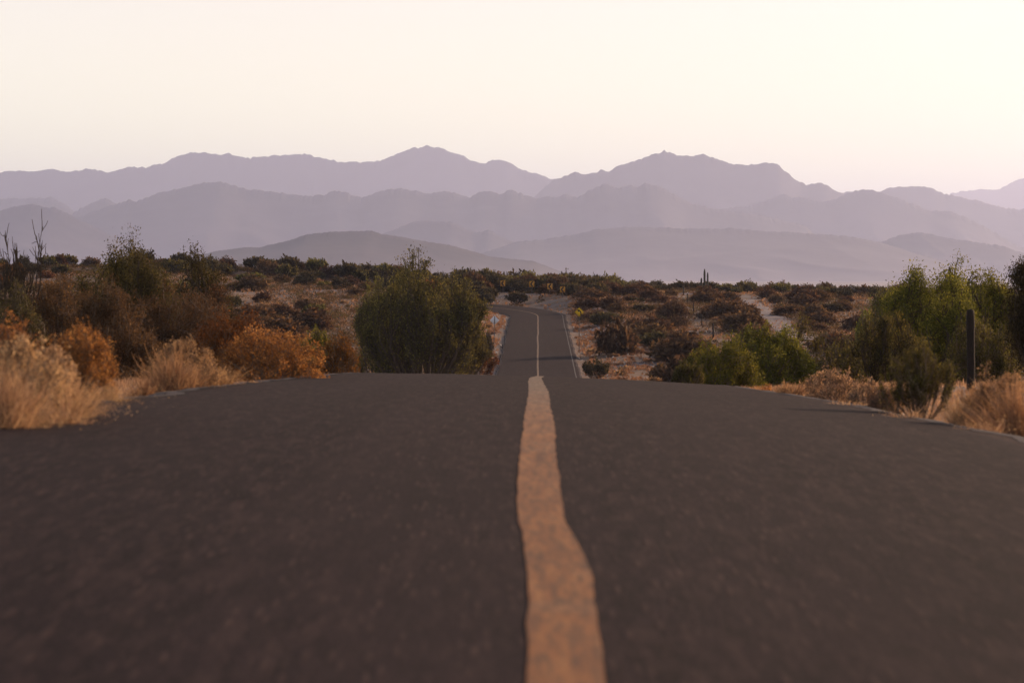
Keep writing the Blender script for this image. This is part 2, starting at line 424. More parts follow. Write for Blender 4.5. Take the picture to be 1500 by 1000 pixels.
fd = np.arange(120, RS[-1]-3, .8); e0 = 3.02 + .05*fbm(fd/9., fd*0+20, 3)
U3 = np.stack([e0, e0 + .09], 1); S3 = np.repeat(fd[:, None], 2, 1)
o = mesh_obj('edge_line', lay(U3, S3, .008).reshape(-1, 3), grid_faces(*U3.shape), M['white_line']); tag(o, kind='structure')

# dirt track climbing the right slope
def sheet(name, pts, wds, mat, up=.05):
    pts = np.array(pts, float); wds = np.array(wds, float); tq = np.linspace(0, len(pts)-1, 60)
    cxs = np.interp(tq, np.arange(len(pts)), pts[:, 0]); cys = np.interp(tq, np.arange(len(pts)), pts[:, 1]); ww = np.interp(tq, np.arange(len(pts)), wds)
    ww = ww * (1 + .25*fbm(tq*3, tq*0+len(name), 3))
    q = np.linspace(-.5, .5, 12); X_ = cxs[:, None] + ww[:, None]*q; Y_ = cys[:, None] + 0*X_
    Z_ = terrain(X_, Y_) + up + .05*fbm(X_*2, Y_*2, 2) - .1*(np.abs(q)*2)**4
    o = mesh_obj(name, np.stack([X_, Y_, Z_], -1).reshape(-1, 3), grid_faces(*X_.shape), mat, smooth=True); tag(o, kind='structure'); return o
def at(px, d): return ((px - 750) / F * d, d)
sheet('dirt_track', [at(1170, 285), at(1150, 305), at(1128, 330), at(1110, 360), at(1094, 385)], [4.5, 4.5, 4, 3.4, 2.2], M['track'], .14)
sheet('dirt_track', [at(900, 300), at(893, 330), at(888, 352), at(886, 372)], [3.5, 5, 5, 3], M['track'], .12)
sheet('dirt_track', [at(1030, 402), at(1022, 412), at(1015, 424), at(1012, 434)], [5, 8, 7, 4], M['track'], .14)

# ------------------------------------------------------------------ mountains
def mountain(prof, D, depth, seed, relief=.35, xpad=260):
    px = np.arange(prof[0][0], prof[-1][0] + .1, 1.5)
    py = np.interp(px, [p[0] for p in prof], [p[1] for p in prof])
    pys = py.copy()
    for _ in range(30): pys[1:-1] = (pys[:-2] + pys[1:-1]*2 + pys[2:]) / 4
    pys = pys + 2.0
    jag = .3 if D < 9000 else (.6 if D < 12500 else 1.0)
    py = py - jag * 3.4 * np.abs(fbm(px/15. + seed, px*0 + seed, 5, .62)) + .5 + .6 - jag*1.5*np.abs(vnoise(px/7. + seed*3, px*0 + seed)) + .6 + jag*1.0*fbm(px/3.6, px*0+seed+8, 2)
    xs = (px - 750) / F * D; zc = (HOR - py) * D / F
    base = -45.0
    fr = np.concatenate([np.linspace(0, .93, 38), [.95, .965, .98, .99, 1]]); bk = np.array([.01, .03, .07, .2, .4, .6, .8, 1])
    v = np.concatenate([fr, 1 + bk])
    Vv, Xx = np.meshgrid(v, xs, indexing='ij')
    zs_ = (HOR - pys) * D / F
    kk = np.clip(1 - np.abs(v - 1) / .07, 0, 1)[:, None]
    ZC = zc[None, :] * kk + zs_[None, :] * (1 - kk); CR = np.repeat(zc[None, :], len(v), 0)
    Yy = D - depth * (1 - Vv) * np.where(Vv > 1, .4, 1.0)
    sc = depth * .55
    # spurs run down the front from the crest
    wx = fbm(Xx/sc*1.1 + seed, Yy/sc*1.1 + seed, 4); wy = fbm(Xx/sc*1.1 + seed + 31, Yy/sc*1.1 + 7, 4)
    def ridged(f): return 1 - np.abs(vnoise((Xx/sc + wx*.5)*f + seed*3.1, (Yy/sc + wy*.5)*f*.8 + seed))
    spur = ridged(2.0); spur2 = ridged(4.3) * spur
    front = np.clip(Vv, 0, 1); s_ = front**1.25
    env = np.sin(np.clip(front, 0, 1) * math.pi) ** .8
    h = base + (ZC - base) * (s_ + env * relief * .20 * (spur*.62 + spur2*.30 - .62))
    h = np.where(Vv > 1, base + (ZC - base) * (1 - (Vv - 1))**1.2 , h)
    lim = (np.minimum(ZC, zs_[None, :]) / D) * Yy - 2.0           # nothing in front may stand above the crest as seen
    h = np.where((Vv < 1), np.minimum(h, np.maximum(lim - (1-front)*.04*(ZC-base), base)), h)
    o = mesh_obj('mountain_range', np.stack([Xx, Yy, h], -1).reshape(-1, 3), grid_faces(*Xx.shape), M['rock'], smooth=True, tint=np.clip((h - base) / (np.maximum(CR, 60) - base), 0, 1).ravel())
    tag(o, kind='structure'); return o
FAR = [(-300,262),(-150,258),(-60,255),(0,252),(20,250),(50,251),(75,247),(105,252),(128,247),(160,252),(190,244),(215,246),(240,240),(262,228),(280,223),(310,226),(335,226),(362,232),(400,228),(440,225),(470,231),(500,237),(540,238),(562,235),(580,227),(600,219),(625,214.5),(645,216),(665,224),(690,236),(710,240),(727,233),(745,237),(765,250),(785,255),(805,262),(830,264),(900,280),(1000,330),(1060,392)]
FARR = [(700,392),(760,310),(800,272),(812,263),(842,252),(860,255),(880,250),(890,252),(905,243),(930,235),(973,222),(990,227),(1010,230),(1028,225),(1050,233),(1075,241),(1100,241),(1120,238),(1138,240),(1150,250),(1165,262),(1180,270),(1205,268),(1220,278),(1232,282),(1260,300),(1330,392)]
FARR2 = [(1080,392),(1180,310),(1225,285),(1245,279),(1290,280),(1300,275),(1340,272),(1365,275),(1385,285),(1400,286),(1420,292),(1440,296),(1475,305),(1490,307),(1500,305),(1580,300),(1800,310)]
FARTH = [(1250,392),(1340,310),(1380,288),(1395,282),(1420,278),(1460,278),(1475,270),(1490,263),(1500,262),(1560,256),(1700,262),(1850,290)]
MID = [(20,392),(60,345),(95,328),(110,320),(130,312),(165,300),(185,295),(190,292),(200,295),(215,289),(235,282),(255,278),(290,269),(325,265.5),(345,272),(365,278),(375,277),(400,281),(430,284),(450,288),(475,285),(490,279),(505,281),(515,285),(530,289),(545,284),(565,277),(585,275),(600,278),(625,284),(650,280),(665,282),(675,286),(690,289),(700,282),(710,279),(735,284),(745,278),(760,282),(785,290),(800,288),(810,290),(830,284),(845,288),(865,278),(887,268),(905,274),(920,271),(935,273),(945,268),(965,272),(985,283),(1000,292),(1030,302),(1060,308),(1100,312),(1180,330),(1250,392)]
MIDR = [(920,392),(980,325),(1040,306),(1060,305),(1100,300),(1130,290),(1150,283),(1160,290),(1172,287),(1190,292),(1215,295),(1240,283),(1265,277),(1280,280),(1290,281),(1320,292),(1360,308),(1390,309),(1410,316),(1440,330),(1465,347),(1480,356),(1500,363),(1600,392)]
LEFT1 = [(-300,310),(-150,296),(-60,301),(0,308),(20,302),(50,298),(70,303),(80,303),(100,312),(120,322),(150,338),(200,360),(260,392)]
LEFT2 = [(-300,300),(-100,292),(0,291),(50,290),(75,289),(90,295),(105,306),(118,314),(140,330),(200,392)]
LEFT3 = [(40,392),(90,325),(115,308),(130,299),(150,290),(160,292),(167,297),(190,308),(240,345),(290,392)]
HILL = [(120,394),(230,382),(280,375),(320,366),(360,361),(380,361),(420,352),(450,342),(485,338.5),(530,337),(545,337),(560,342),(590,346),(620,352),(660,358),(690,366),(720,375),(750,378),(780,381),(800,388),(820,396),(840,401),(860,402),(880,402),(895,407),(920,411)]
M2 = [(330,392),(420,362),(480,345),(510,342),(540,348),(580,335),(605,324),(625,322),(660,324),(685,336),(700,340),(715,335),(730,343),(745,352),(770,358),(830,375),(900,392)]
RF = [(640,392),(720,365),(760,353),(800,350),(850,341),(870,335),(900,333),(930,331),(1000,334),(1075,334),(1130,338),(1200,342),(1240,345),(1290,354),(1340,370),(1420,392)]
RF2 = [(1180,392),(1250,368),(1295,352),(1315,344),(1345,339),(1370,344),(1400,350),(1440,355),(1470,360),(1500,370),(1560,375),(1650,392)]
# name on the left is the traced crest, then distance, depth of the slope, seed
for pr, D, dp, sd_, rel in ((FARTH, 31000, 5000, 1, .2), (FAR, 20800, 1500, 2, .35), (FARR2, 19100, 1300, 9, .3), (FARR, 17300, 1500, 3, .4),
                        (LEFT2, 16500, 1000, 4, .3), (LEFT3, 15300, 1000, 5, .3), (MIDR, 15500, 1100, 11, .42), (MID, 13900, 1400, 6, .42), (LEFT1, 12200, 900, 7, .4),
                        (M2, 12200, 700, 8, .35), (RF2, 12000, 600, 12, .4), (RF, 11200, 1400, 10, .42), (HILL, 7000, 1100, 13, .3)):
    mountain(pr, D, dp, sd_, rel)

# ------------------------------------------------------------------ plants
def grow(rng, H, W, style):
    """returns polylines [(pts, r0, r1, level)] fitted to width W and height H"""
    P = dict(
        broom=dict(n=26, tilt=58, k=(7, 5), rat=(.55, .42), ang=20, up=.10, jit=.10, seg=4, r=.014, first=.62),
        round=dict(n=28, tilt=82, k=(7, 6), rat=(.6, .5), ang=46, up=.02, jit=.20, seg=4, r=.012, first=.6),
        tree=dict(n=9, tilt=62, k=(6, 6, 5), rat=(.62, .55, .5), ang=42, up=.05, jit=.16, seg=5, r=.030, first=.7),
        bare=dict(n=8, tilt=40, k=(6, 5, 3), rat=(.6, .55, .5), ang=38, up=.03, jit=.16, seg=5, r=.012, first=.9),
    )[style]
    out = []
    def br(p, d, ln, r, lev):
        pts = [p]; dd = d
        for i in range(P['seg']):
            dd = dd + rng.normal(0, P['jit'], 3) + np.array([0, 0, P['up']]); dd = dd / np.linalg.norm(dd)
            p = p + dd * ln / P['seg']; pts.append(p)
        out.append((np.array(pts), r, r*.45, lev))
        if lev < len(P['k']):
            for _ in range(P['k'][lev]):
                t_ = rng.uniform(.25, 1.0); j = t_ * P['seg']; i = min(int(j), P['seg']-1)
                q_ = pts[i] + (pts[i+1]-pts[i]) * (j-i); base = pts[i+1]-pts[i]; base = base/np.linalg.norm(base)
                a = rng.normal(0, 1, 3); a -= base*a.dot(base); a /= np.linalg.norm(a)
                an = R(P['ang']) * rng.uniform(.5, 1.3)
                br(q_, base*math.cos(an) + a*math.sin(an), ln*P['rat'][lev]*rng.uniform(.75, 1.12), r*.5, lev+1)
    for i in range(P['n']):
        az = (i + rng.uniform(-.4, .4)) / P['n'] * 2 * math.pi * 1.618 * 3; tl = R(P['tilt']) * math.sqrt(rng.uniform(.02, 1))
        d = np.array([math.sin(tl)*math.cos(az), math.sin(tl)*math.sin(az), math.cos(tl)])
        br(np.array([d[0], d[1], 0]) * .05, d, P['first'] * rng.uniform(.86, 1.04) * (1 - .12*tl), P['r'], 0)
    A = np.vstack([b[0] for b in out]); x0, x1 = np.percentile(A[:, 0], [5, 95]); y0, y1 = np.percentile(A[:, 1], [5, 95]); z1 = np.percentile(A[:, 2], 96 if style != 'bare' else 99.5)
    sx = W/(x1-x0); sy = W*rng.uniform(.85, 1.1)/(y1-y0); sz = H/z1; mxx = (x0+x1)/2; myy = (y0+y1)/2
    res = []
    for pts, r0, r1, lev in out:
        q_ = pts.copy(); q_[:, 0] = (q_[:, 0] - mxx*np.clip(q_[:, 2]/z1, 0, 1)) * sx; q_[:, 1] = (q_[:, 1] - myy*np.clip(q_[:, 2]/z1, 0, 1)) * sy; q_[:, 2] = np.maximum(q_[:, 2]*sz, -.02 + 0*q_[:, 2])
        rsz = min(H, 1.3*W); res.append((q_, r0*rsz, r1*rsz, lev))
    if style != 'bare':
        ph = rng.uniform(0, 6.28, 6)
        for k_, (q_, r0, r1, lev) in enumerate(res):
            c0 = (.5 if style == 'tree' else .30)*H; vx = q_[:, 0]/(W*.5); vy = q_[:, 1]/(W*.5); vz = np.where(q_[:, 2] > c0, (q_[:, 2]-c0)/(H-c0), (q_[:, 2]-c0)/(c0*1.6))
            az = np.arctan2(vy, vx); el_ = np.arctan2(vz, np.hypot(vx, vy))
            env = 1 + .12*np.sin(3*az+ph[0]) + .10*np.sin(5*az+4*el_+ph[1]) + .10*np.sin(7*el_+2*az+ph[2]) + .07*np.sin(13*az+9*el_+ph[3])
            ro = np.sqrt(vx**2+vy**2+vz**2) / (env*.96); f = np.where(ro > .75, (.75 + (1-np.exp(-(ro-.75)/.42))*.42)/np.maximum(ro, 1e-6), 1)
            res[k_] = (np.c_[q_[:, 0]*f, q_[:, 1]*f, np.maximum(c0 + (q_[:, 2]-c0)*f, np.minimum(q_[:, 2], 0))], r0, r1, lev)
    return res
def twig_mesh(br, minr, skip_from=99):
    mb = MB()
    for pts, r0, r1, lev in br:
        if lev >= skip_from: continue
        n = 5 if lev == 0 else 3
        mb.tube(pts if lev < 2 else pts[::2] if len(pts) % 2 else pts, np.linspace(max(r0, minr), max(r1, minr*.6), len(pts if lev < 2 else (pts[::2] if len(pts) % 2 else pts))), n, cap=False)
    return mb
def leaf_quads(rng, Pn, D_, size, aspect, tint):
    """small two-sided blades at points Pn, loosely along direction D_"""
    n = len(Pn); s = size * rng.uniform(.55, 1.3, n)[:, None]
    A = D_ + rng.normal(0, .55, (n, 3)); A /= np.linalg.norm(A, axis=1)[:, None]
    B = np.cross(A, rng.normal(0, 1, (n, 3))); B /= np.linalg.norm(B, axis=1)[:, None] + 1e-9
    l = A * s; b = B * s / aspect * .5
    V = np.stack([Pn, Pn + l*.5 + b, Pn + l, Pn + l*.5 - b], 1).reshape(-1, 3)
    return V, np.arange(4*n).reshape(-1, 4), np.repeat(tint, 4)
def make_leaves(rng, br, per, size, aspect, spread, minlev):
    Ps, Ds, Ts = [], [], []
    for pts, r0, r1, lev in br:
        if lev < minlev: continue
        n = rng.poisson(per)
        if n == 0: continue
        t_ = rng.uniform(.1, 1.05, n) * (len(pts)-1); i = np.clip(t_.astype(int), 0, len(pts)-2); f = (t_-i)[:, None]
        P_ = pts[i]*(1-f) + pts[i+1]*f + rng.normal(0, spread, (n, 3)); d = pts[-1]-pts[0]; d = d/(np.linalg.norm(d)+1e-9)
        Ps.append(P_); Ds.append(np.repeat(d[None], n, 0)); Ts.append(np.clip(rng.normal(.5, .16) + rng.normal(0, .2, n), 0, 1))
    Pn = np.vstack(Ps); Pn[:, 2] = np.maximum(Pn[:, 2], .01)
    return leaf_quads(rng, Pn, np.vstack(Ds), size, aspect, np.concatenate(Ts))

SEED = [100]
def shrub(name, x, y, z, W, H, style, leaf, d, dens=1.0, leafpx=1.5, aspect=2.2, parts=True, twig='twig', partname='foliage', tipbias=False):
    SEED[0] += 1; rng = np.random.RandomState(SEED[0])
    br = grow(rng, H, W, style)
    px = d / 2844.0                                  # metres per rendered pixel
    size = max(.022, leafpx * px * 1.6)
    minlev = 1
    nb = sum(1 for b in br if b[3] >= minlev)
    area = W * H; want = dens * 3.4 * area / (size * size / aspect * .5)
    want = min(want, 52000); per = want / nb
    spread = .012 * (W + H) if style != 'tree' else .018 * (W + H)
    tw = twig_mesh(br, max(.0022, px*.12), 3)
    V, q, ti = make_leaves(rng, br, per, size, aspect, spread, minlev)
    if parts:
        root = empty(name, (x, y, z))
        tw.build('branches', M[twig], root)
        mesh_obj(partname, V, q, M[leaf], root, tint=ti)
        return root
    Vt = np.vstack(tw.v); n0 = len(Vt)
    o = mesh_obj(name, np.vstack([Vt, V]), [np.vstack(tw.q), q + n0], M[leaf], tint=np.concatenate([np.full(n0, .1), ti]))
    o.location = (x, y, z)
    return o
def tussock(name, x, y, z, W, H, leaf, d, n=1500, curl=1.0, parts=False):
    n = int(n*.6)
    SEED[0] += 1; rng = np.random.RandomState(SEED[0]); px = d/2844.0
    az = rng.uniform(0, 2*math.pi, n); rr = np.sqrt(rng.uniform(0, 1, n)) * W * .36
    nc = 14; ci = rng.randint(0, nc, n); ca = rng.uniform(0, 6.28, nc); cr = np.sqrt(rng.rand(nc))*W*.34; chh = rng.uniform(.55, 1.1, nc)*(1.1-.5*(cr/(W*.36))**2); cl = rng.normal(0, .35, nc); ct = rng.normal(0, .2, nc)
    bx = cr[ci]*np.cos(ca[ci]) + rng.normal(0, W*.07, n); by = cr[ci]*np.sin(ca[ci]) + rng.normal(0, W*.075, n)
    b = np.c_[bx, by, np.zeros(n)]; az = np.arctan2(by, bx); rr = np.minimum(np.hypot(bx, by), W*.45)
    oz = rng.uniform(0, 2*math.pi, n); lean = np.clip(rr/(W*.36), 0, 1)*.55 + rng.normal(0, .25, n) + cl[ci]
    oz = az + rng.normal(0, .7, n)
    L_ = H * rng.uniform(.30, 1.0, n) * chh[ci]
    dr = np.c_[np.cos(oz), np.sin(oz)]
    V = []; wd = max(.002, px*.48); n = n
    side = np.c_[-np.sin(oz), np.cos(oz), np.zeros(n)]; a2 = rng.uniform(0, math.pi, n)
    side = np.c_[np.cos(a2), np.sin(a2), np.zeros(n)]
    rows_ = []
    for t_ in (0, .4, .75, 1.0):
        off = lean * L_ * (t_ + curl*t_*t_) * .6; zz = L_ * (t_ - .18*t_*t_*np.abs(lean))
        p = b + np.c_[dr*off[:, None], zz] + (rng.normal(0, .035, (n, 3)) * t_ * H)
        ww = wd * (1 - .7*t_)
        rows_.append((p - side*ww, p + side*ww))
    V = np.stack([v for ab in rows_ for v in ab], 1).reshape(-1, 3)
    k_ = np.arange(n)[:, None]*8
    q = np.vstack([k_ + np.array([[0, 1, 3, 2]]) + 2*i for i in range(3)])
    ti = np.repeat(np.clip(rng.normal(.5, .3, n) + ct[ci]*1.3, 0, 1), 8)
    # seed heads: tiny blades round the tips
    tips = V.reshape(n, 8, 3)[:, 6]; m_ = n*3
    idx = rng.randint(0, n, m_); pn = tips[idx] - np.c_[np.zeros((m_, 2)), rng.uniform(0, .35*H, m_)] + rng.normal(0, .012*H + .006, (m_, 3))
    pn[:, 2] = np.maximum(pn[:, 2], .01)
    V2, q2, t2 = leaf_quads(rng, pn, np.repeat(np.array([[0, 0, 1.]]), m_, 0), max(.012, 1.6*px), 2.5, np.clip(rng.normal(.65, .2, m_), 0, 1))
    if parts:
        root = empty(name, (x, y, z))
        mesh_obj('blades', V, q, M[leaf], root, tint=ti); mesh_obj('seed_heads', V2, q2, M[leaf], root, tint=t2); return root
    o = mesh_obj(name, np.vstack([V, V2]), [q, q2 + len(V)], M[leaf], tint=np.concatenate([ti, t2])); o.location = (x, y, z); return o
def fit(x0, x1, yt, d, sink=.03):
    x = ((x0+x1)/2 - 750)/F*d; z = tz(x, d) - sink; W = (x1-x0)/F*d; H = (HOR-yt)/F*d - z
    return x, z, W, H
def H_(name, style, leaf, x0, x1, yt, d, label, cat='bush', dens=1.0, **k):
    x, z, W, H = fit(x0, x1, yt, d); o = shrub(name, x, d, z, W, H, style, leaf, d, dens, **k); tag(o, label, cat); return o
def G_(leaf, x0, x1, yt, d, label, n=1500, group=None, name='grass_tussock', cat='dry grass', parts=True):
    x, z, W, H = fit(x0, x1, yt, d); o = tussock(name, x, d, z, W*.85, H, leaf, d, n, parts=parts); tag(o, label, cat, group); return o

# --- left roadside
G_('straw', -50, 55, 497, 17.2, 'pale straw grass clump at the left frame edge, nearest to the road edge', 2600)
G_('straw', 18, 125, 508, 18.6, 'pale straw grass clump against the orange bush on the left roadside', 2400)
G_('straw', 70, 135, 560, 17.8, 'short pale straw tuft at the foot of the left grass clumps', 900)
G_('pink', 128, 190, 558, 22.5, 'small reddish tuft at the right foot of the near orange bush', 900)
H_('orange_bush', 'round', 'orange', -60, 62, 466, 21.5, 'orange dry bush with dark gaps behind the straw grass at left frame edge', dens=1.1)
H_('orange_bush', 'round', 'orange', 48, 172, 482, 24.0, 'domed orange bush glowing on its right rim behind the pale straw clumps', dens=1.2)
G_('pink', 212, 300, 503, 28.5, 'tall pinkish brown dry weed standing alone left of the road', 2200, name='dry_weed', cat='weed')
G_('pink', 285, 345, 522, 30.5, 'lower pinkish brown weed right of the tall one, before the rust bush', 1500, name='dry_weed', cat='weed')
G_('pink', 186, 232, 548, 26.5, 'short dry weed in front of the dark thicket on the left', 900, name='dry_weed', cat='weed')
G_('straw', 250, 352, 566, 31.0, 'flat straw litter tuft lit by the sun along the left road edge', 700)
G_('pink', 348, 392, 553, 33.0, 'tiny russet tuft below the big rust bush at the road edge', 500)
H_('rust_bush', 'round', 'orange', 318, 466, 484, 39.0, 'large rust orange mounded bush on the left roadside, sloping down to the right', dens=1.2)
H_('rust_bush', 'round', 'rust', 268, 400, 466, 44.0, 'rust bush with a green grey left side behind the large mounded one', dens=1.1)
H_('small_bush', 'broom', 'bright', 446, 482, 482, 64.0, 'small yellow green bush between the rust bush and the big green tree')
H_('small_bush', 'broom', 'green', 425, 465, 500, 60.0, 'low grey green bush beside the small yellow green one')
H_('small_bush', 'round', 'rust', 466, 526, 494, 62.0, 'rounded brown bush left of the big green tree')
H_('dry_bush', 'round', 'straw', -30, 90, 500, 18.2, 'tangled pale dry bush inside the straw clumps at the left edge', dens=1.5, leafpx=.9)
H_('dry_bush', 'round', 'pink', 222, 318, 500, 29.6, 'tangled pinkish twigs behind the tall dry weed on the left', dens=1.4, leafpx=1.0)
H_('dry_bush', 'round', 'pink', 1410, 1530, 548, 24.5, 'tangled pinkish brown dry bush at the right frame edge behind the weeds', dens=1.4, leafpx=1.0)
H_('dry_bush', 'round', 'straw', 40, 118, 512, 19.0, 'tangled pale dry bush right of the nearest one, at the foot of the orange bush', dens=1.5, leafpx=.9)
# --- left thicket
H_('thicket_bush', 'round', 'brown', 20, 150, 408, 66.0, 'brown bush in the left thicket behind the orange bushes', dens=1.3)
H_('thicket_bush', 'round', 'brown', 95, 235, 424, 60.0, 'dark brown bush in the middle of the left thicket', dens=1.3)
H_('thicket_bush', 'round', 'brown', 190, 345, 432, 68.0, 'dark brown bush at the right of the left thicket, above the pink weeds', dens=1.3)
H_('thicket_bush', 'round', 'dark', -60, 60, 430, 56.0, 'dark bush at the left frame edge behind the orange bush', dens=1.2)
H_('mesquite_tree', 'tree', 'olive', 118, 262, 378, 84.0, 'broad olive green mesquite crown in the left thicket', 'tree', 1.2, partname='crown', twig='bark')
H_('mesquite_tree', 'tree', 'green', 152, 218, 348, 88.0, 'tall slim olive tree whose tuft tops the left skyline', 'tree', 1.0, partname='crown', twig='bark')
H_('mesquite_tree', 'tree', 'olive', 215, 345, 386, 92.0, 'olive brown mesquite at the right end of the left thicket', 'tree', 1.1, partname='crown', twig='bark')
H_('mesquite_tree', 'tree', 'brown', 262, 352, 428, 80.0, 'brown leaved mesquite above the rust bush', 'tree', 1.0, partname='crown', twig='bark')
x, z, W, H = fit(-6, 50, 343, 66.0); SEED[0] += 1
rng = np.random.RandomState(41); root = empty('bare_tree', (x, 66.0, z))
br = grow(rng, H, W, 'bare'); twig_mesh([b for b in br if b[3] < 2], .011).build('branches', M['bark'], root)
twig_mesh([b for b in br if b[3] >= 2], .010).build('twigs', M['bark'], root)
tag(root, 'leafless tree with bare dark branches at the left frame edge', 'tree')
# --- big tree left of the far road
H_('palo_verde', 'broom', 'green', 536, 700, 386, 192.0, 'big dense olive green tree left of the far road', 'tree', 1.5, partname='crown', twig='bark')
H_('palo_verde', 'broom', 'green', 610, 704, 424, 199.0, 'rounded leafy tree on the right flank of the big green tree', 'tree', 1.6, partname='crown', twig='bark')
H_('palo_verde', 'round', 'green', 516, 600, 418, 198.0, 'lower leafy tree on the left flank of the big green tree', 'tree', 1.3, partname='crown', twig='bark')
H_('small_bush', 'broom', 'olive', 636, 708, 452, 210.0, 'darker leafy bush on the right flank of the big green tree', dens=1.3)
H_('small_bush', 'broom', 'rust', 672, 724, 514, 224.0, 'brown green tuft at the left edge of the far road, on the crest line', dens=1.3)
H_('small_bush', 'round', 'dark', 706, 722, 488, 262.0, 'tiny dark bush on bare ground beside the white backed sign post')
# --- right of the far road
H_('small_bush', 'broom', 'dark', 852, 892, 527, 226.0, 'small dark upright bush at the right edge of the far road, on the crest line', dens=1.4)
H_('green_bush', 'round', 'bright', 996, 1112, 502, 78.0, 'left of the two large yellow green bushes behind the right road edge', dens=2.2)
H_('green_bush', 'round', 'bright', 1056, 1190, 486, 84.0, 'right of the two large yellow green bushes behind the right road edge', dens=2.2)
H_('green_bush', 'round', 'green', 1130, 1236, 480, 98.0, 'duller olive bush behind and right of the large yellow green bushes', dens=1.1)
H_('green_bush', 'broom', 'green', 985, 1030, 530, 72.0, 'low dark olive bush at the left end of the yellow green bushes', dens=1.2)
G_('pink', 1132, 1182, 547, 44.0, 'pinkish dry mound at the left of the right roadside row', 1200, name='dry_weed', cat='weed')
H_('dry_bush', 'round', 'straw', 1180, 1256, 541, 39.0, 'tallest straw coloured dry bush in the right roadside row', dens=.8)
H_('dry_bush', 'round', 'straw', 1244, 1290, 556, 35.0, 'straw coloured dry bush just right of the tallest in its row', dens=.8)
H_('dry_bush', 'round', 'pink', 1272, 1318, 566, 31.0, 'small greenish brown dry bush before the dark upright shrub', dens=.8)
G_('orange', 1095, 1160, 560, 46.0, 'low orange grass tuft at the right road edge below the green bushes', 700)
H_('upright_shrub', 'broom', 'green', 1300, 1400, 506, 28.0, 'dark green brown upright shrub on the right shoulder left of the thick post', 'shrub', .7, leafpx=1.2)
G_('pink', 1380, 1462, 566, 26.5, 'pinkish dry weed right of the upright shrub under the post', 1800, name='dry_weed', cat='weed')
G_('pink', 1430, 1540, 553, 23.5, 'large pinkish dry weed at the right frame edge', 2600, name='dry_weed', cat='weed')
G_('straw', 1400, 1480, 608, 22.6, 'sunlit golden tuft at the lower right road edge', 900)
G_('straw', 1300, 1360, 590, 26.0, 'golden tuft at the foot of the upright shrub', 600)
G_('straw', 1190, 1290, 585, 31.5, 'flat straw litter tuft along the right road edge', 700)
H_('palo_verde', 'tree', 'bright', 1284, 1425, 408, 92.0, 'left crown of the bright green pair behind the thick post', 'tree', 1.8, partname='crown', twig='bark')
H_('palo_verde', 'tree', 'bright', 1342, 1490, 398, 96.0, 'bright green tree crown rising directly above the thick post', 'tree', 2.0, partname='crown', twig='bark')
H_('palo_verde', 'tree', 'green', 1256, 1350, 456, 86.0, 'low olive green tree at the left foot of the bright green pair', 'tree', 1.0, partname='crown', twig='bark')
H_('palo_verde', 'tree', 'olive', 1482, 1612, 366, 74.0, 'dark leafed tree cut by the right frame edge', 'tree', 1.2, partname='crown', twig='bark')
H_('small_bush', 'round', 'green', 1385, 1490, 470, 80.0, 'low green bush behind the thick post at its right', dens=1.2)
H_('small_bush', 'broom', 'bright', 1254, 1284, 444, 210.0, 'thin yellow green bush on the right slope, alone among brown scrub', dens=.8)
H_('small_bush', 'broom', 'green', 1280, 1372, 412, 190.0, 'pale olive bush on the slope left of the bright green pair', dens=1.0)
H_('small_bush', 'round', 'green', 1190, 1290, 500, 100.0, 'low green bush filling the gap left of the bright green trees', dens=1.1)

# --- cactus on the skyline
x = (1032-750)/F*428; zb = tz(x, 428) - .1; root = empty('cardon_cactus', (x, 428, zb))
def zr_(row, d=428): return (HOR-row)/F*d - zb
for nm, px_, row, r_ in (('trunk', 0, 394, .16), ('arm', 4.6, 399, .135), ('arm', -4.6, 407, .15)):
    xo = px_/F*428; tp = zr_(row); b0 = 0 if px_ == 0 else tp*.25
    mb = MB(); nn = 10; zz = np.linspace(b0, tp, nn)
    xx = xo * np.clip((zz-b0)/(tp*.18), 0, 1)**.5; rad = r_ * np.array([.9]+[1]*(nn-3)+[.85, .45])
    mb.tube(np.c_[xx, 0*zz, zz], rad, 12); mb.build(nm, M['cactus'], root, smooth=False)
tag(root, 'tall columnar cactus with two upright arms on the skyline', 'cactus')
for px_, row, ht, lab in ((1205, 415, 1, 'thin single cactus column on the right skyline'),):
    x = (px_-750-50)/F*428; zb = tz(x, 428); mb = MB(); tp = (HOR-row)/F*428 - zb + .2
    mb.tube(np.c_[[0, .02, 0], [0, 0, 0], [0, tp*.5, tp]], [.16, .17, .09], 10); o = mb.build('cactus_column', M['cactus']); o.location = (x, 428, zb)
    tag(o, lab, 'cactus')
# ocotillo wands
for px_, row, d, lab in ((886, 402, 424, 'leafless ocotillo wands on the skyline right of the chevron signs'), (958, 408, 426, 'leafless ocotillo fan on the skyline left of the cactus'), (862, 403, 430, 'thin ocotillo wands just right of the fourth chevron sign')):
    x = (px_-750)/F*d; zb = tz(x, d) - .05; tp = (HOR-row)/F*d - zb; rng = np.random.RandomState(px_); mb = MB()
    for i in range(11):
        az = rng.uniform(0, 6.28); tl = rng.uniform(.05, .42); L_ = tp*rng.uniform(.75, 1.0); t_ = np.linspace(0, 1, 5)
        rr = L_*np.sin(tl)*(t_**.8); mb.tube(np.c_[rr*math.cos(az), rr*math.sin(az), L_*np.cos(tl)*t_], np.linspace(.035, .022, 5), 4)
    o = mb.build('ocotillo', M['bark']); o.location = (x, d, zb); tag(o, lab, 'ocotillo')

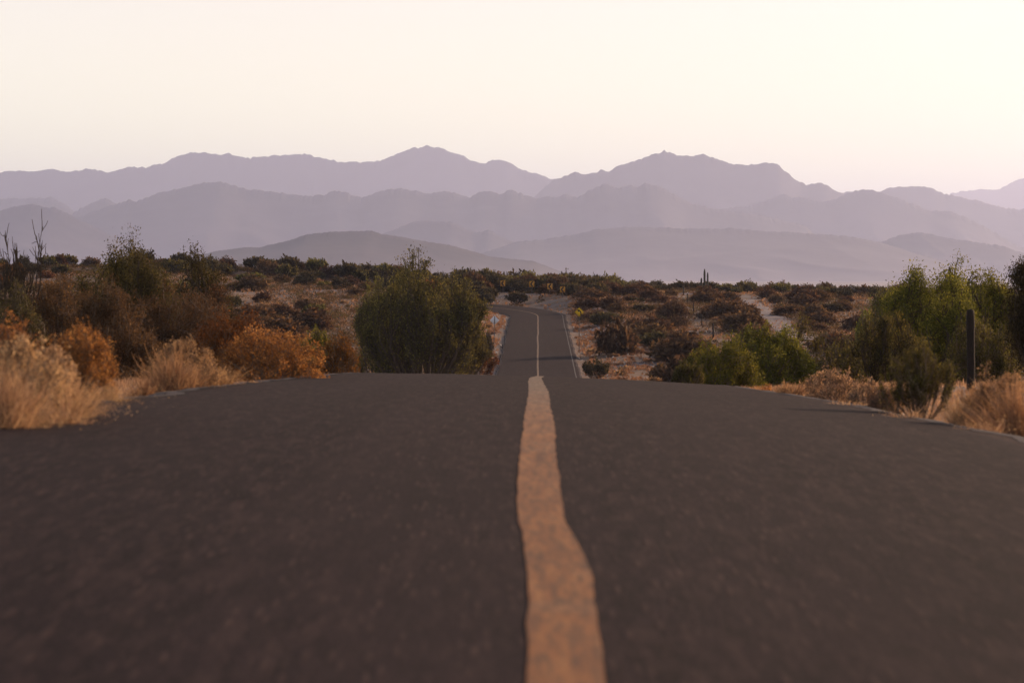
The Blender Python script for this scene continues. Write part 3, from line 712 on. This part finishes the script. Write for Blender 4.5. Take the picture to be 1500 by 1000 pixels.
# ------------------------------------------------------------------ scattered scrub, every bush its own object
def proto_mesh(style, leaf, seed, dens=1.0, W=2.2, H=1.4, lp=1.6):
    SEED[0] = 1000 + seed; o = shrub('scrub_bush', 0, -500, 0, W, H, style, leaf, 330.0, dens, leafpx=lp, parts=False)
    me = o.data; bpy.data.objects.remove(o); return me
CACT = ((1032-750)/F*428, 424)
PR = {
 'brown': [proto_mesh('round', 'brown', i, 1.7) for i in range(7)],
 'dark': [proto_mesh('round', 'dark', 10+i, 1.5) for i in range(3)] + [proto_mesh('broom', 'dark', 20+i, 1.4) for i in range(5)],
 'green': [proto_mesh('broom', 'green', 30+i, 1.3) for i in range(4)],
 'rust': [proto_mesh('round', 'rust', 40+i, 1.3) for i in range(3)],
 'pink': [proto_mesh('round', 'pink', 50+i, 1.1, 1.3, .6) for i in range(4)],
}
rs = np.random.RandomState(55)
placed = [CACT + (2.6,), (CACT[0], 418, 2.0)]
def put(kind, x, y, sc, label, group, name='scrub_bush', cat='bush', sz=None, mind=.8):
    s_, u_ = road_uv([x], [y])
    if abs(u_[0]) < HW + 1.1*sc + .5: return None
    pp = 750 + F*x/y                              # keep the sight lines to the signs and fence posts that the photo shows open
    for c_, d_, w_ in ((736.5, 408, 9), (779, 404, 9), (805.5, 398, 9), (824, 390, 9), (848.5, 268, 14), (1001, 400, 10), (1006.5, 372, 7), (1016, 342, 7), (1045, 288, 9), (724, 246, 16)):
        if y < d_ + .6 + 1.4*sc and y > d_ - 60 and abs(pp - c_) < (w_ - 2 + sc*1.0*F/y if c_ < 830 else w_ + sc*.45*F/y): return None
    for (a, b, r_) in placed:
        if (a-x)**2 + (b-y)**2 < (mind*(r_+sc))**2: return None
    placed.append((x, y, sc))
    me = PR[kind][rs.randint(len(PR[kind]))]
    o = bpy.data.objects.new(name, me); C.objects.link(o); o.location = (x, y, tz(x, y) - .06)
    o.rotation_euler = (0, 0, rs.uniform(0, 6.28)); o.scale = (sc*rs.uniform(.85, 1.2), sc*rs.uniform(.85, 1.2), (sz or sc)*rs.uniform(.8, 1.2))
    tag(o, label, cat, group); return o
# named slope bushes: kind, px, distance, scale, height scale
for kind, px_, d, sc, sz, lab in (
    ('brown', 903, 262, 1.65, 1.9, 'dark brown bush right of the yellow curve sign, on the road verge'),
    ('brown', 955, 292, 1.9, 1.7, 'wide brown bush on the slope right of the curve sign, behind the verge bush'),
    ('brown', 1000, 250, 2.3, 2.0, 'broad brown bush low on the right slope before the fence posts'),
    ('brown', 1038, 262, 1.8, 1.6, 'brown bush at the foot of the nearest fence post'),
    ('brown', 985, 330, 1.6, 1.3, 'brown bush halfway up the slope below the cactus'),
    ('dark', 890, 318, 1.5, 1.3, 'dark bush on the slope above the yellow curve sign'),
    ('brown', 1010, 215, 1.9, 1.8, 'dark brown bush rising over the crest left of the green bushes'),
    ('brown', 975, 222, 1.0, .9, 'small brown bush among pale mounds beyond the crest'),
    ('brown', 1225, 265, 2.1, 1.5, 'wide brown bush right of the dirt track'),
    ('brown', 1090, 300, 1.7, 1.3, 'brown bush just left of the dirt track'),
    ('brown', 1062, 330, 1.7, 1.3, 'brown bush left of the dirt track, higher on the slope'),
    ('brown', 410, 270, 2.2, 1.5, 'wide brown bush on the left slope above the rust bush'),
    ('brown', 455, 290, 1.9, 1.4, 'brown bush on the left slope beside bare ground'),
    ('brown', 372, 300, 1.8, 1.4, 'brown bush on the left slope right of the thicket'),
    ('dark', 812, 392, 1.15, 1.2, 'rounded dark bush below the rightmost chevron sign')):
    put(kind, (px_-750)/F*d, d, sc, lab, None, sz=sz, mind=.2)
LOOK = {'brown': 'brown', 'dark': 'dark', 'green': 'olive green', 'rust': 'russet', 'pink': 'pale'}
def where(px_, d):
    """a landmark near this point of the photo"""
    sl = 'high on slope' if d > 372 else ('midslope' if d > 310 else 'low on slope')
    if px_ < 60: a = 'behind the leafless tree'
    elif px_ < 150: a = 'right of the bare tree'
    elif px_ < 240: a = 'behind the tall tufted tree'
    elif px_ < 350: a = 'right of the left thicket'
    elif px_ < 440: a = 'above the large rust bush'
    elif px_ < 520: a = 'left of the big green tree'
    elif px_ < 620: a = 'behind the big tree, left half'
    elif px_ < 700: a = 'behind the big tree, right half'
    elif px_ < 760: a = 'behind the leftmost chevron sign'
    elif px_ < 800: a = 'behind the second chevron sign'
    elif px_ < 840: a = 'behind the two right chevron signs'
    elif px_ < 900: a = 'above the yellow curve sign'
    elif px_ < 990: a = 'between curve sign and fence'
    elif px_ < 1026: a = 'beside the top fence post'
    elif px_ < 1070: a = 'under or beside the tall cactus'
    elif px_ < 1170: a = 'beside the dirt track'
    elif px_ < 1270: a = 'right of the dirt track'
    elif px_ < 1370: a = 'left of the bright green trees'
    elif px_ < 1450: a = 'behind the thick post and green trees'
    else: a = 'at the right frame edge'
    return sl, a
def band(n, px0, px1, d0, d1, kinds, s0, s1, noun, group, flat=1.0, mind=.62, reject=None, name='scrub_bush', place='{sl}', cat='bush'):
    c_ = 0; tries = 0
    while c_ < n and tries < n*14:
        tries += 1; px_ = rs.uniform(px0, px1); d = rs.uniform(d0, d1)
        if reject and reject(px_, d): continue
        sc = rs.uniform(s0, s1); kd = kinds[rs.randint(len(kinds))]; sl, a = where(px_, d); t_ = (sc-s0)/(s1-s0+1e-6)
        size = 'small' if t_ < .33 else ('wide' if t_ > .7 else 'rounded')
        if put(kd, (px_-750)/F*d, d, sc, (size + ' ' + LOOK[kd] + ' ' + noun + ' ' + place.format(sl=sl) + ' ' + a), group, name=name, sz=sc*flat, mind=mind, cat=cat): c_ += 1
band(75, 670, 905, 404, 438, ['dark', 'dark', 'brown', 'green'], 1.1, 1.75, 'creosote bush', 'scrub behind the bend', 1.15, mind=.27, name='creosote_bush', place='in the hedge row')
band(40, 690, 880, 385, 422, ['dark', 'brown', 'dark', 'dark'], .8, 1.3, 'scrub bush', 'scrub on the outer bank of the bend', 1.0, mind=.3, place='on the bend bank')
band(95, -60, 690, 404, 440, ['dark', 'dark', 'green', 'brown'], .9, 1.6, 'creosote bush', 'skyline scrub left of the road', 1.05, mind=.36, name='creosote_bush', place='on the skyline')
band(100, 880, 1560, 415, 442, ['dark', 'dark', 'brown', 'green'], .65, 1.3, 'creosote bush', 'skyline scrub right of the road', .95, mind=.36, name='creosote_bush', place='on the skyline')
rejL = lambda px_, d: (px_ > 700) or (470 < px_ < 530 and 255 < d < 350) or (330 < px_ < 460 and 345 < d < 362)
band(70, -60, 700, 300, 410, ['brown', 'brown', 'dark', 'rust', 'green'], .8, 1.7, 'scrub bush', 'scrub on the left slope', .8, reject=rejL, mind=.5)
rejR = lambda px_, d: (px_ < 840 + (400-d)*.25) or abs(px_ - np.interp(d, [285, 330, 395, 425], [1168, 1128, 1088, 1060])) < 26 or (995 < px_ < 1050 and d > 395)
band(110, 845, 1540, 300, 418, ['brown', 'brown', 'dark', 'brown'], .7, 1.6, 'scrub bush', 'scrub on the right slope', .78, reject=rejR, mind=.5)
band(30, 900, 1540, 205, 300, ['brown', 'brown', 'dark'], .9, 1.9, 'scrub bush', 'scrub on the right slope', .85, reject=lambda px_, d: px_ < 930 + (300-d)*.9 or rejR(px_, d), mind=.5)
band(28, -60, 520, 170, 300, ['brown', 'brown', 'dark', 'green'], .9, 1.7, 'scrub bush', 'scrub on the left slope', .85, reject=lambda px_, d: px_ > 470, mind=.6)
band(34, 860, 1020, 205, 300, ['pink'], .5, 1.1, 'dry mound', 'pale mounds right of the far road', .9, mind=.5, name='dry_mound', cat='dry brush')
band(18, 690, 735, 230, 360, ['pink'], .4, .8, 'dry mound', 'pale mounds left of the far road', .8, mind=.5, name='dry_mound', place='on the left verge', cat='dry brush')
band(60, 860, 1540, 290, 420, ['pink'], .5, 1.2, 'dry mound', 'pale mounds on the right slope', .9, mind=.4, name='dry_mound', cat='dry brush')
band(34, 300, 530, 250, 420, ['pink'], .5, 1.1, 'dry mound', 'pale mounds on the left slope', .9, mind=.4, name='dry_mound', cat='dry brush')

# look-alikes under one label: tell them apart by their order from the left
ORD = ['leftmost', 'second from left', 'third from left', 'fourth from left', 'fifth from left', 'sixth from left', 'seventh from left', 'eighth from left', 'ninth from left', 'tenth from left', 'eleventh from left', 'twelfth from left', 'thirteenth from left', 'fourteenth from left']
by = {}
for o in list(C.objects):
    if o.get('group') and o.parent is None: by.setdefault(o['label'], []).append(o)
for lb, os_ in by.items():
    if 1 < len(os_) <= 14:
        os_.sort(key=lambda o: o.location.x / o.location.y)
        for i, o in enumerate(os_):
            t_ = ORD[i] if i < len(os_)-1 else 'rightmost'
            if len((lb + ' ' + t_).split()) <= 16: o['label'] = lb + ', ' + t_
# --- ground cover: uncountable dry grass and pebbles
def cover(name, n, leaf, gen, hmin, hmax, wpx, lab, seed, blades=5):
    rng = np.random.RandomState(seed); X_, Y_ = gen(rng, n)
    s_, u_ = road_uv(X_, Y_); keep = np.abs(u_) > HW + .25 + rng.uniform(0, .5, len(X_)); X_ = X_[keep]; Y_ = Y_[keep]; Z_ = terrain(X_, Y_)
    X_ = np.repeat(X_, blades) + rng.normal(0, .05, len(X_)*blades); Y_ = np.repeat(Y_, blades) + rng.normal(0, .05, len(Y_)*blades); Z_ = np.repeat(Z_, blades)
    k = len(X_); h = rng.uniform(hmin, hmax, k) * (1 + .6*fbm(X_/5, Y_/5, 2)); wd = np.maximum(.003, Y_/2844.*wpx)
    a = rng.uniform(0, math.pi, k); sd2 = np.c_[np.cos(a), np.sin(a), 0*a]*wd[:, None]
    b = np.c_[X_, Y_, Z_-.02]; ln = rng.normal(0, .45, (k, 2))*h[:, None]
    tp = b + np.c_[ln, h]; md = b + np.c_[ln*.35, h*.6]
    V = np.stack([b - sd2, b + sd2, md + sd2*.8, tp, md - sd2*.8], 1).reshape(-1, 3); i = np.arange(k)[:, None]*5
    o = mesh_obj(name, V, [i + np.array([[0, 1, 2, 4]]), i + np.array([[4, 2, 3]])], M[leaf], tint=np.repeat(np.clip(rng.normal(.5, .25, k), 0, 1), 5))
    tag(o, lab, 'dry grass', kind='stuff'); return o
def gen_far(rng, n):
    d = rng.uniform(205, 440, n*2); px_ = rng.uniform(-60, 1560, n*2); x_ = (px_-750)/F*d
    k = fbm(x_/9., d/16., 3) + rng.normal(0, .25, n*2) > 0.0; return x_[k][:n], d[k][:n]
def gen_near(rng, n):
    d = 12 + 75*rng.uniform(0, 1, n*3)**1.4; sg = np.where(rng.rand(n*3) > .5, 1, -1); u = HW + .3 + rng.gamma(1.4, 1.6, n*3)
    x_ = cx(d) + sg*u; k = fbm(x_/1.2, d/1.8, 3) + rng.normal(0, .3, n*3) > -.05; return x_[k][:n], d[k][:n]
cover('dry_grass', 15000, 'pink', gen_far, .10, .38, .55, 'sparse pale dry grass covering the slopes beyond the crest', 5, 4)
cover('roadside_litter', 16000, 'straw', gen_near, .03, .15, .35, 'low straw coloured litter and grass along both road edges', 6, 4)
def clumps(name, n, leaf, gen, r0, r1, per, lab, seed):
    rng = np.random.RandomState(seed); X_, Y_ = gen(rng, n); s_, u_ = road_uv(X_, Y_); R_ = rng.uniform(r0, r1, len(X_)) * (1 + .5*fbm(X_/8, Y_/8, 2))
    k = np.abs(u_) > HW + R_ + .3; pp = 750 + F*X_/Y_
    for c_, d_ in ((736.5, 408), (779, 404), (805.5, 398), (824, 390), (848.5, 268)): k &= ~((Y_ < d_ + .8) & (Y_ > d_ - 50) & (np.abs(pp - c_) < 7 + R_*F/Y_))
    X_, Y_, R_ = X_[k], Y_[k], R_[k]; Z_ = terrain(X_, Y_); m_ = len(X_); i = np.repeat(np.arange(m_), per)
    v = rng.normal(0, 1, (m_*per, 3)); v /= np.linalg.norm(v, axis=1)[:, None]; v[:, 2] = np.abs(v[:, 2]); rr = rng.uniform(.3, 1.05, m_*per)**.6
    P_ = np.c_[X_[i], Y_[i], Z_[i] - .03] + v * (rr * R_[i])[:, None] * [1, 1, .75]
    t_ = np.clip(rng.normal(.45, .2, m_)[i] + rng.normal(0, .2, m_*per), 0, 1)
    V, q, ti = leaf_quads(rng, P_, v*.6 + [0, 0, .5], .19, 2.2, t_); o = mesh_obj(name, V, q, M[leaf], tint=ti); tag(o, lab, 'ground cover', kind='stuff')
def gen_sc(lo):
    def f(rng, n):
        d = rng.uniform(205, 450, n*3); px_ = rng.uniform(-60, 1560, n*3); x_ = (px_-750)/F*d
        k = (fbm(x_/11. + 4, d/22., 3) + rng.normal(0, .2, n*3) > lo) & ~((px_ > 690) & (px_ < 1060 - (d-205)*1.6)) | (d > 428)
        k &= ~(np.abs(px_ - np.interp(d, [285, 330, 395, 425], [1168, 1128, 1088, 1060])) < 26); return x_[k][:n], d[k][:n]
    return f
def gen_ridge(rng, n):
    d = rng.uniform(426, 448, n); px_ = np.where(rng.rand(n) < .62, rng.uniform(-60, 720, n), rng.uniform(720, 1560, n)); return (px_-750)/F*d, d
clumps('low_scrub', 1100, 'olive', gen_ridge, .5, 1.25, 60, 'low olive scrub closing the gaps along the ridge', 19)
def gen_verge(rng, n):
    d = rng.uniform(205, 385, n); rt = rng.rand(n) < .7; u = np.where(rt, HW + .6 + rng.uniform(0, 1, n)**1.3*13, -HW - .6 - rng.uniform(0, 6, n)); return cx(d) + u, d
clumps('verge_brush', 1500, 'pink', gen_verge, .12, .42, 34, 'low pale dry brush along both verges of the far road', 29)
def gen_bank(rng, n):
    d = rng.uniform(376, 424, n); px_ = rng.uniform(690, 860, n); return (px_-750)/F*d, d
clumps('bank_brush', 420, 'brown', gen_bank, .2, .6, 34, 'low brown brush on the outer bank of the bend', 33)
clumps('low_scrub', 8500, 'brown', gen_sc(-.22), .35, 1.2, 40, 'low brown twiggy ground cover between the bushes', 8)
clumps('low_scrub', 2600, 'olive', gen_sc(-.02), .3, 1.0, 46, 'low dark ground cover thickest along the ridge', 9)
rng = np.random.RandomState(12); mb = MB(); ico = np.array([(0,0,1),(.9,0,.2),(.3,.85,.25),(-.7,.5,.2),(-.7,-.5,.3),(.3,-.9,.15),(0,0,-.4)])
tri = np.array([(0,1,2),(0,2,3),(0,3,4),(0,4,5),(0,5,1),(6,2,1),(6,3,2),(6,4,3),(6,5,4),(6,1,5)])
dd = np.concatenate([rng.uniform(12, 60, 900), rng.uniform(205, 400, 800)]); sg = np.where(rng.rand(1700) > .5, 1, -1)
uu = HW + .1 + np.concatenate([rng.gamma(1.2, .5, 900), rng.gamma(1.5, 3.5, 800)]); xs_ = cx(dd) + sg*uu; zz = terrain(xs_, dd)
sp_, up_ = road_uv(xs_, dd)
for x_, d_, z_, u_ in zip(xs_, dd, zz, up_):
    if abs(u_) < HW + .1: continue
    r_ = rng.uniform(.008, .028) if d_ < 100 else rng.uniform(.04, .16)
    mb.add(ico*r_*rng.uniform(.7, 1.3, (7, 3)) + [x_, d_, z_ + r_*.2], None, tri)
o = mb.build('pebbles', M['stone']); tag(o, 'scattered pale pebbles and stones along the verges', 'pebbles', kind='stuff')

# ------------------------------------------------------------------ signs
def rot_empty(name, x, y, rz_=0, tilt=0, sink=.05):
    o = empty(name, (x, y, tz(x, y) - sink)); o.rotation_euler = (0, tilt, rz_); return o
def diamond(c, h, k=1.0): return [(0, c-h*k), (h*k, c), (0, c+h*k), (-h*k, c)]
# yellow curve warning, facing the camera
d = 268.0; x = (848.5-750)/F*d; root = rot_empty('curve_warning_sign', x, d, R(4)); zg = root.location.z
ctr = (HOR-457)/F*d - zg; hd_ = .45
mb = MB(); mb.tube([(0, .05, 0), (0, .05, ctr+.3)], .035, 6); mb.build('post', M['dull_post'], root)
mb = MB(); mb.prism(diamond(ctr, hd_), -.004, .012); pan = mb.build('panel', M['yellow'], root)
mb = MB()                                        # border strips
D0 = np.array(diamond(ctr, hd_, .93)); D1 = np.array(diamond(ctr, hd_, .87))
for i in range(4):
    j = (i+1) % 4; mb.prism([D0[i], D0[j], D1[j], D1[i]], -.008, -.0045)
mb.build('border', M['black'], pan)
mb = MB()                                        # arrow: shaft up, bent to the left with a head
k_ = .46
ar = [(.10, -.26), (.19, -.26), (.19, -.02), (.15, .06), (.02, .13), (.05, .19), (-.17, .17), (-.06, -.02), (-.03, .05), (.07, .0), (.10, -.05)]
cxy = (.04, .02)
def poly_fan(pts, y0, y1):
    import mathutils
    tris = mathutils.geometry.tessellate_polygon([[Vector((p[0], 0, p[1])) for p in pts]])
    n = len(pts); V = np.array([(p[0], y0, p[1]) for p in pts] + [(p[0], y1, p[1]) for p in pts]); t = [tuple(t_) for t_ in tris] + [tuple(n+v for v in t_) for t_ in tris]
    q_ = [(j, (j+1) % n, n+(j+1) % n, n+j) for j in range(n)]; return V, q_, t
mb = MB(); mb.add(*poly_fan([(a*1.15 - .01, ctr + b*1.15 + .02) for a, b in ar], -.0085, -.0045)); mb.build('arrow', M['black'], pan)
tag(root, 'yellow diamond sign with black left curve arrow right of the far road', 'road sign')
# back of a diamond sign, left of the road
d = 246.0; x = (723-750)/F*d; root = rot_empty('curve_warning_sign', x, d, R(-3), R(1.2)); zg = root.location.z; ctr = (HOR-469)/F*d - zg
mb = MB(); mb.tube([(0, -.03, 0), (0, -.03, ctr+.38)], .032, 6); mb.build('post', M['dull_post'], root)
mb = MB(); mb.prism(diamond(ctr, .42), .004, .016); pan = mb.build('panel', M['panel_back'], root); pan['label'] = 'pale unpainted back of the panel'
mb = MB(); mb.prism(diamond(ctr, .42, .96), .018, .021); mb.build('sign_face', M['yellow'], pan)
tag(root, 'pale back of a diamond sign on a thin dark post left of the far road', 'road sign')
# chevrons on the outer bank of the bend
for px_, row, d, ry, lab in ((736.5, 415, 408, -12, 'leftmost of the four chevron signs behind the bend'), (779, 416, 404, -8, 'second chevron sign from the left behind the bend'),
                         (805.5, 419.5, 398, -4, 'third chevron sign from the left behind the bend'), (824, 424, 390, 4, 'rightmost and lowest of the four chevron signs')):
    x = (px_-750)/F*d; root = rot_empty('chevron_sign', x, d, R(ry)); zg = root.location.z; ctr = (HOR-row)/F*d - zg; a, b = .36, .42
    mb = MB(); mb.tube([(0, .05, 0), (0, .05, ctr+b*.8)], .04, 6); mb.build('post', M['dull_post'], root)
    mb = MB(); c_ = .04; mb.prism([(-a+c_, ctr-b), (a-c_, ctr-b), (a, ctr-b+c_), (a, ctr+b-c_), (a-c_, ctr+b), (-a+c_, ctr+b), (-a, ctr+b-c_), (-a, ctr-b+c_)], -.004, .012); pan = mb.build('panel', M['amber'], root)
    mb = MB(); mb.add(*poly_fan([(-.26, ctr), (.02, ctr+.36), (.24, ctr+.36), (-.03, ctr), (.24, ctr-.36), (.02, ctr-.36)], -.0085, -.0045)); mb.build('chevron', M['black'], pan)
    tag(root, lab + ', orange with black arrowhead', 'road sign', 'chevron signs on the bend')

# ------------------------------------------------------------------ fence and posts
root = empty('wire_fence', at(1001, 400) + (tz(*at(1001, 400)),)); fx, fy, fz = root.location
tops = []
for px_, d, hh, r_ in ((1001, 400, 1.5, .12), (1006.5, 372, 1.25, .08), (1016, 342, 1.3, .08), (1028, 315, 1.3, .07), (1045, 288, 1.5, .11), (1068, 262, 1.3, .07), (1096, 238, 1.4, .08)):
    x, y = at(px_, d); z = tz(x, y) - .15; jit = rs.normal(0, .04, 2); mb = MB()
    mb.tube([(x-fx, y-fy, z-fz), (x-fx+jit[0]*.5, y-fy, z-fz+hh*.5), (x-fx+jit[0], y-fy+jit[1], z-fz+hh+.15)], [r_, r_*.92, r_*.85], 7); mb.build('post', M['wood'], root)
    tops.append((x-fx, y-fy, z-fz+.15, hh))
for fr_ in (.35, .62, .9):
    mb = MB(); P_ = []
    for a, b in zip(tops[:-1], tops[1:]):
        for t_ in np.linspace(0, 1, 5)[:-1]:
            P_.append((a[0]*(1-t_)+b[0]*t_, a[1]*(1-t_)+b[1]*t_, (a[2]+a[3]*fr_)*(1-t_)+(b[2]+b[3]*fr_)*t_ - .12*math.sin(math.pi*t_)))
    P_.append((tops[-1][0], tops[-1][1], tops[-1][2]+tops[-1][3]*fr_)); mb.tube(P_, .008, 4); mb.build('wire', M['wire'], root)
tag(root, 'leaning wooden posts of a wire fence descending the slope right of the far road', 'fence')
x, y = at(1422, 46); z = tz(x, y) - .3; tp = (HOR-454)/F*46
mb = MB(); nz = 14; zz = np.linspace(z, tp, nz); rr = .066 + .0015*np.random.RandomState(2).normal(0, 1, nz); rr[0] = .075; rr[-1] = .058
mb.tube(np.c_[.006*np.sin(zz*3), 0*zz, zz-z], rr, 14); o = mb.build('wooden_post', M['wood']); o.location = (x, y, z)
tag(o, 'thick dark wooden post standing on the right before bright green trees', 'post')

# ------------------------------------------------------------------ haze over everything
mb = MB(); x0, x1, y0, y1, z0, z1 = -17500, 17500, -400, 38500, -47, 1060
V = [(x_, y_, z_) for z_ in (z0, z1) for y_ in (y0, y1) for x_ in (x0, x1)]
mb.add(V, [(2, 3, 1, 0), (4, 5, 7, 6), (0, 1, 5, 4), (6, 7, 3, 2), (4, 6, 2, 0), (1, 3, 7, 5)])
m = MT('haze'); m.nt.nodes.remove(m.b)
pv = m.n('ShaderNodeVolumePrincipled', {'Color': (*HAZE_COLOR, 1), 'Density': HAZE_DENSITY, 'Anisotropy': .4})
m.nt.links.new(pv.outputs[0], m.out.inputs['Volume'])
hz = mb.build('haze', m.m); tag(hz, 'pale late afternoon haze over the desert and the mountains', 'haze', kind='stuff')
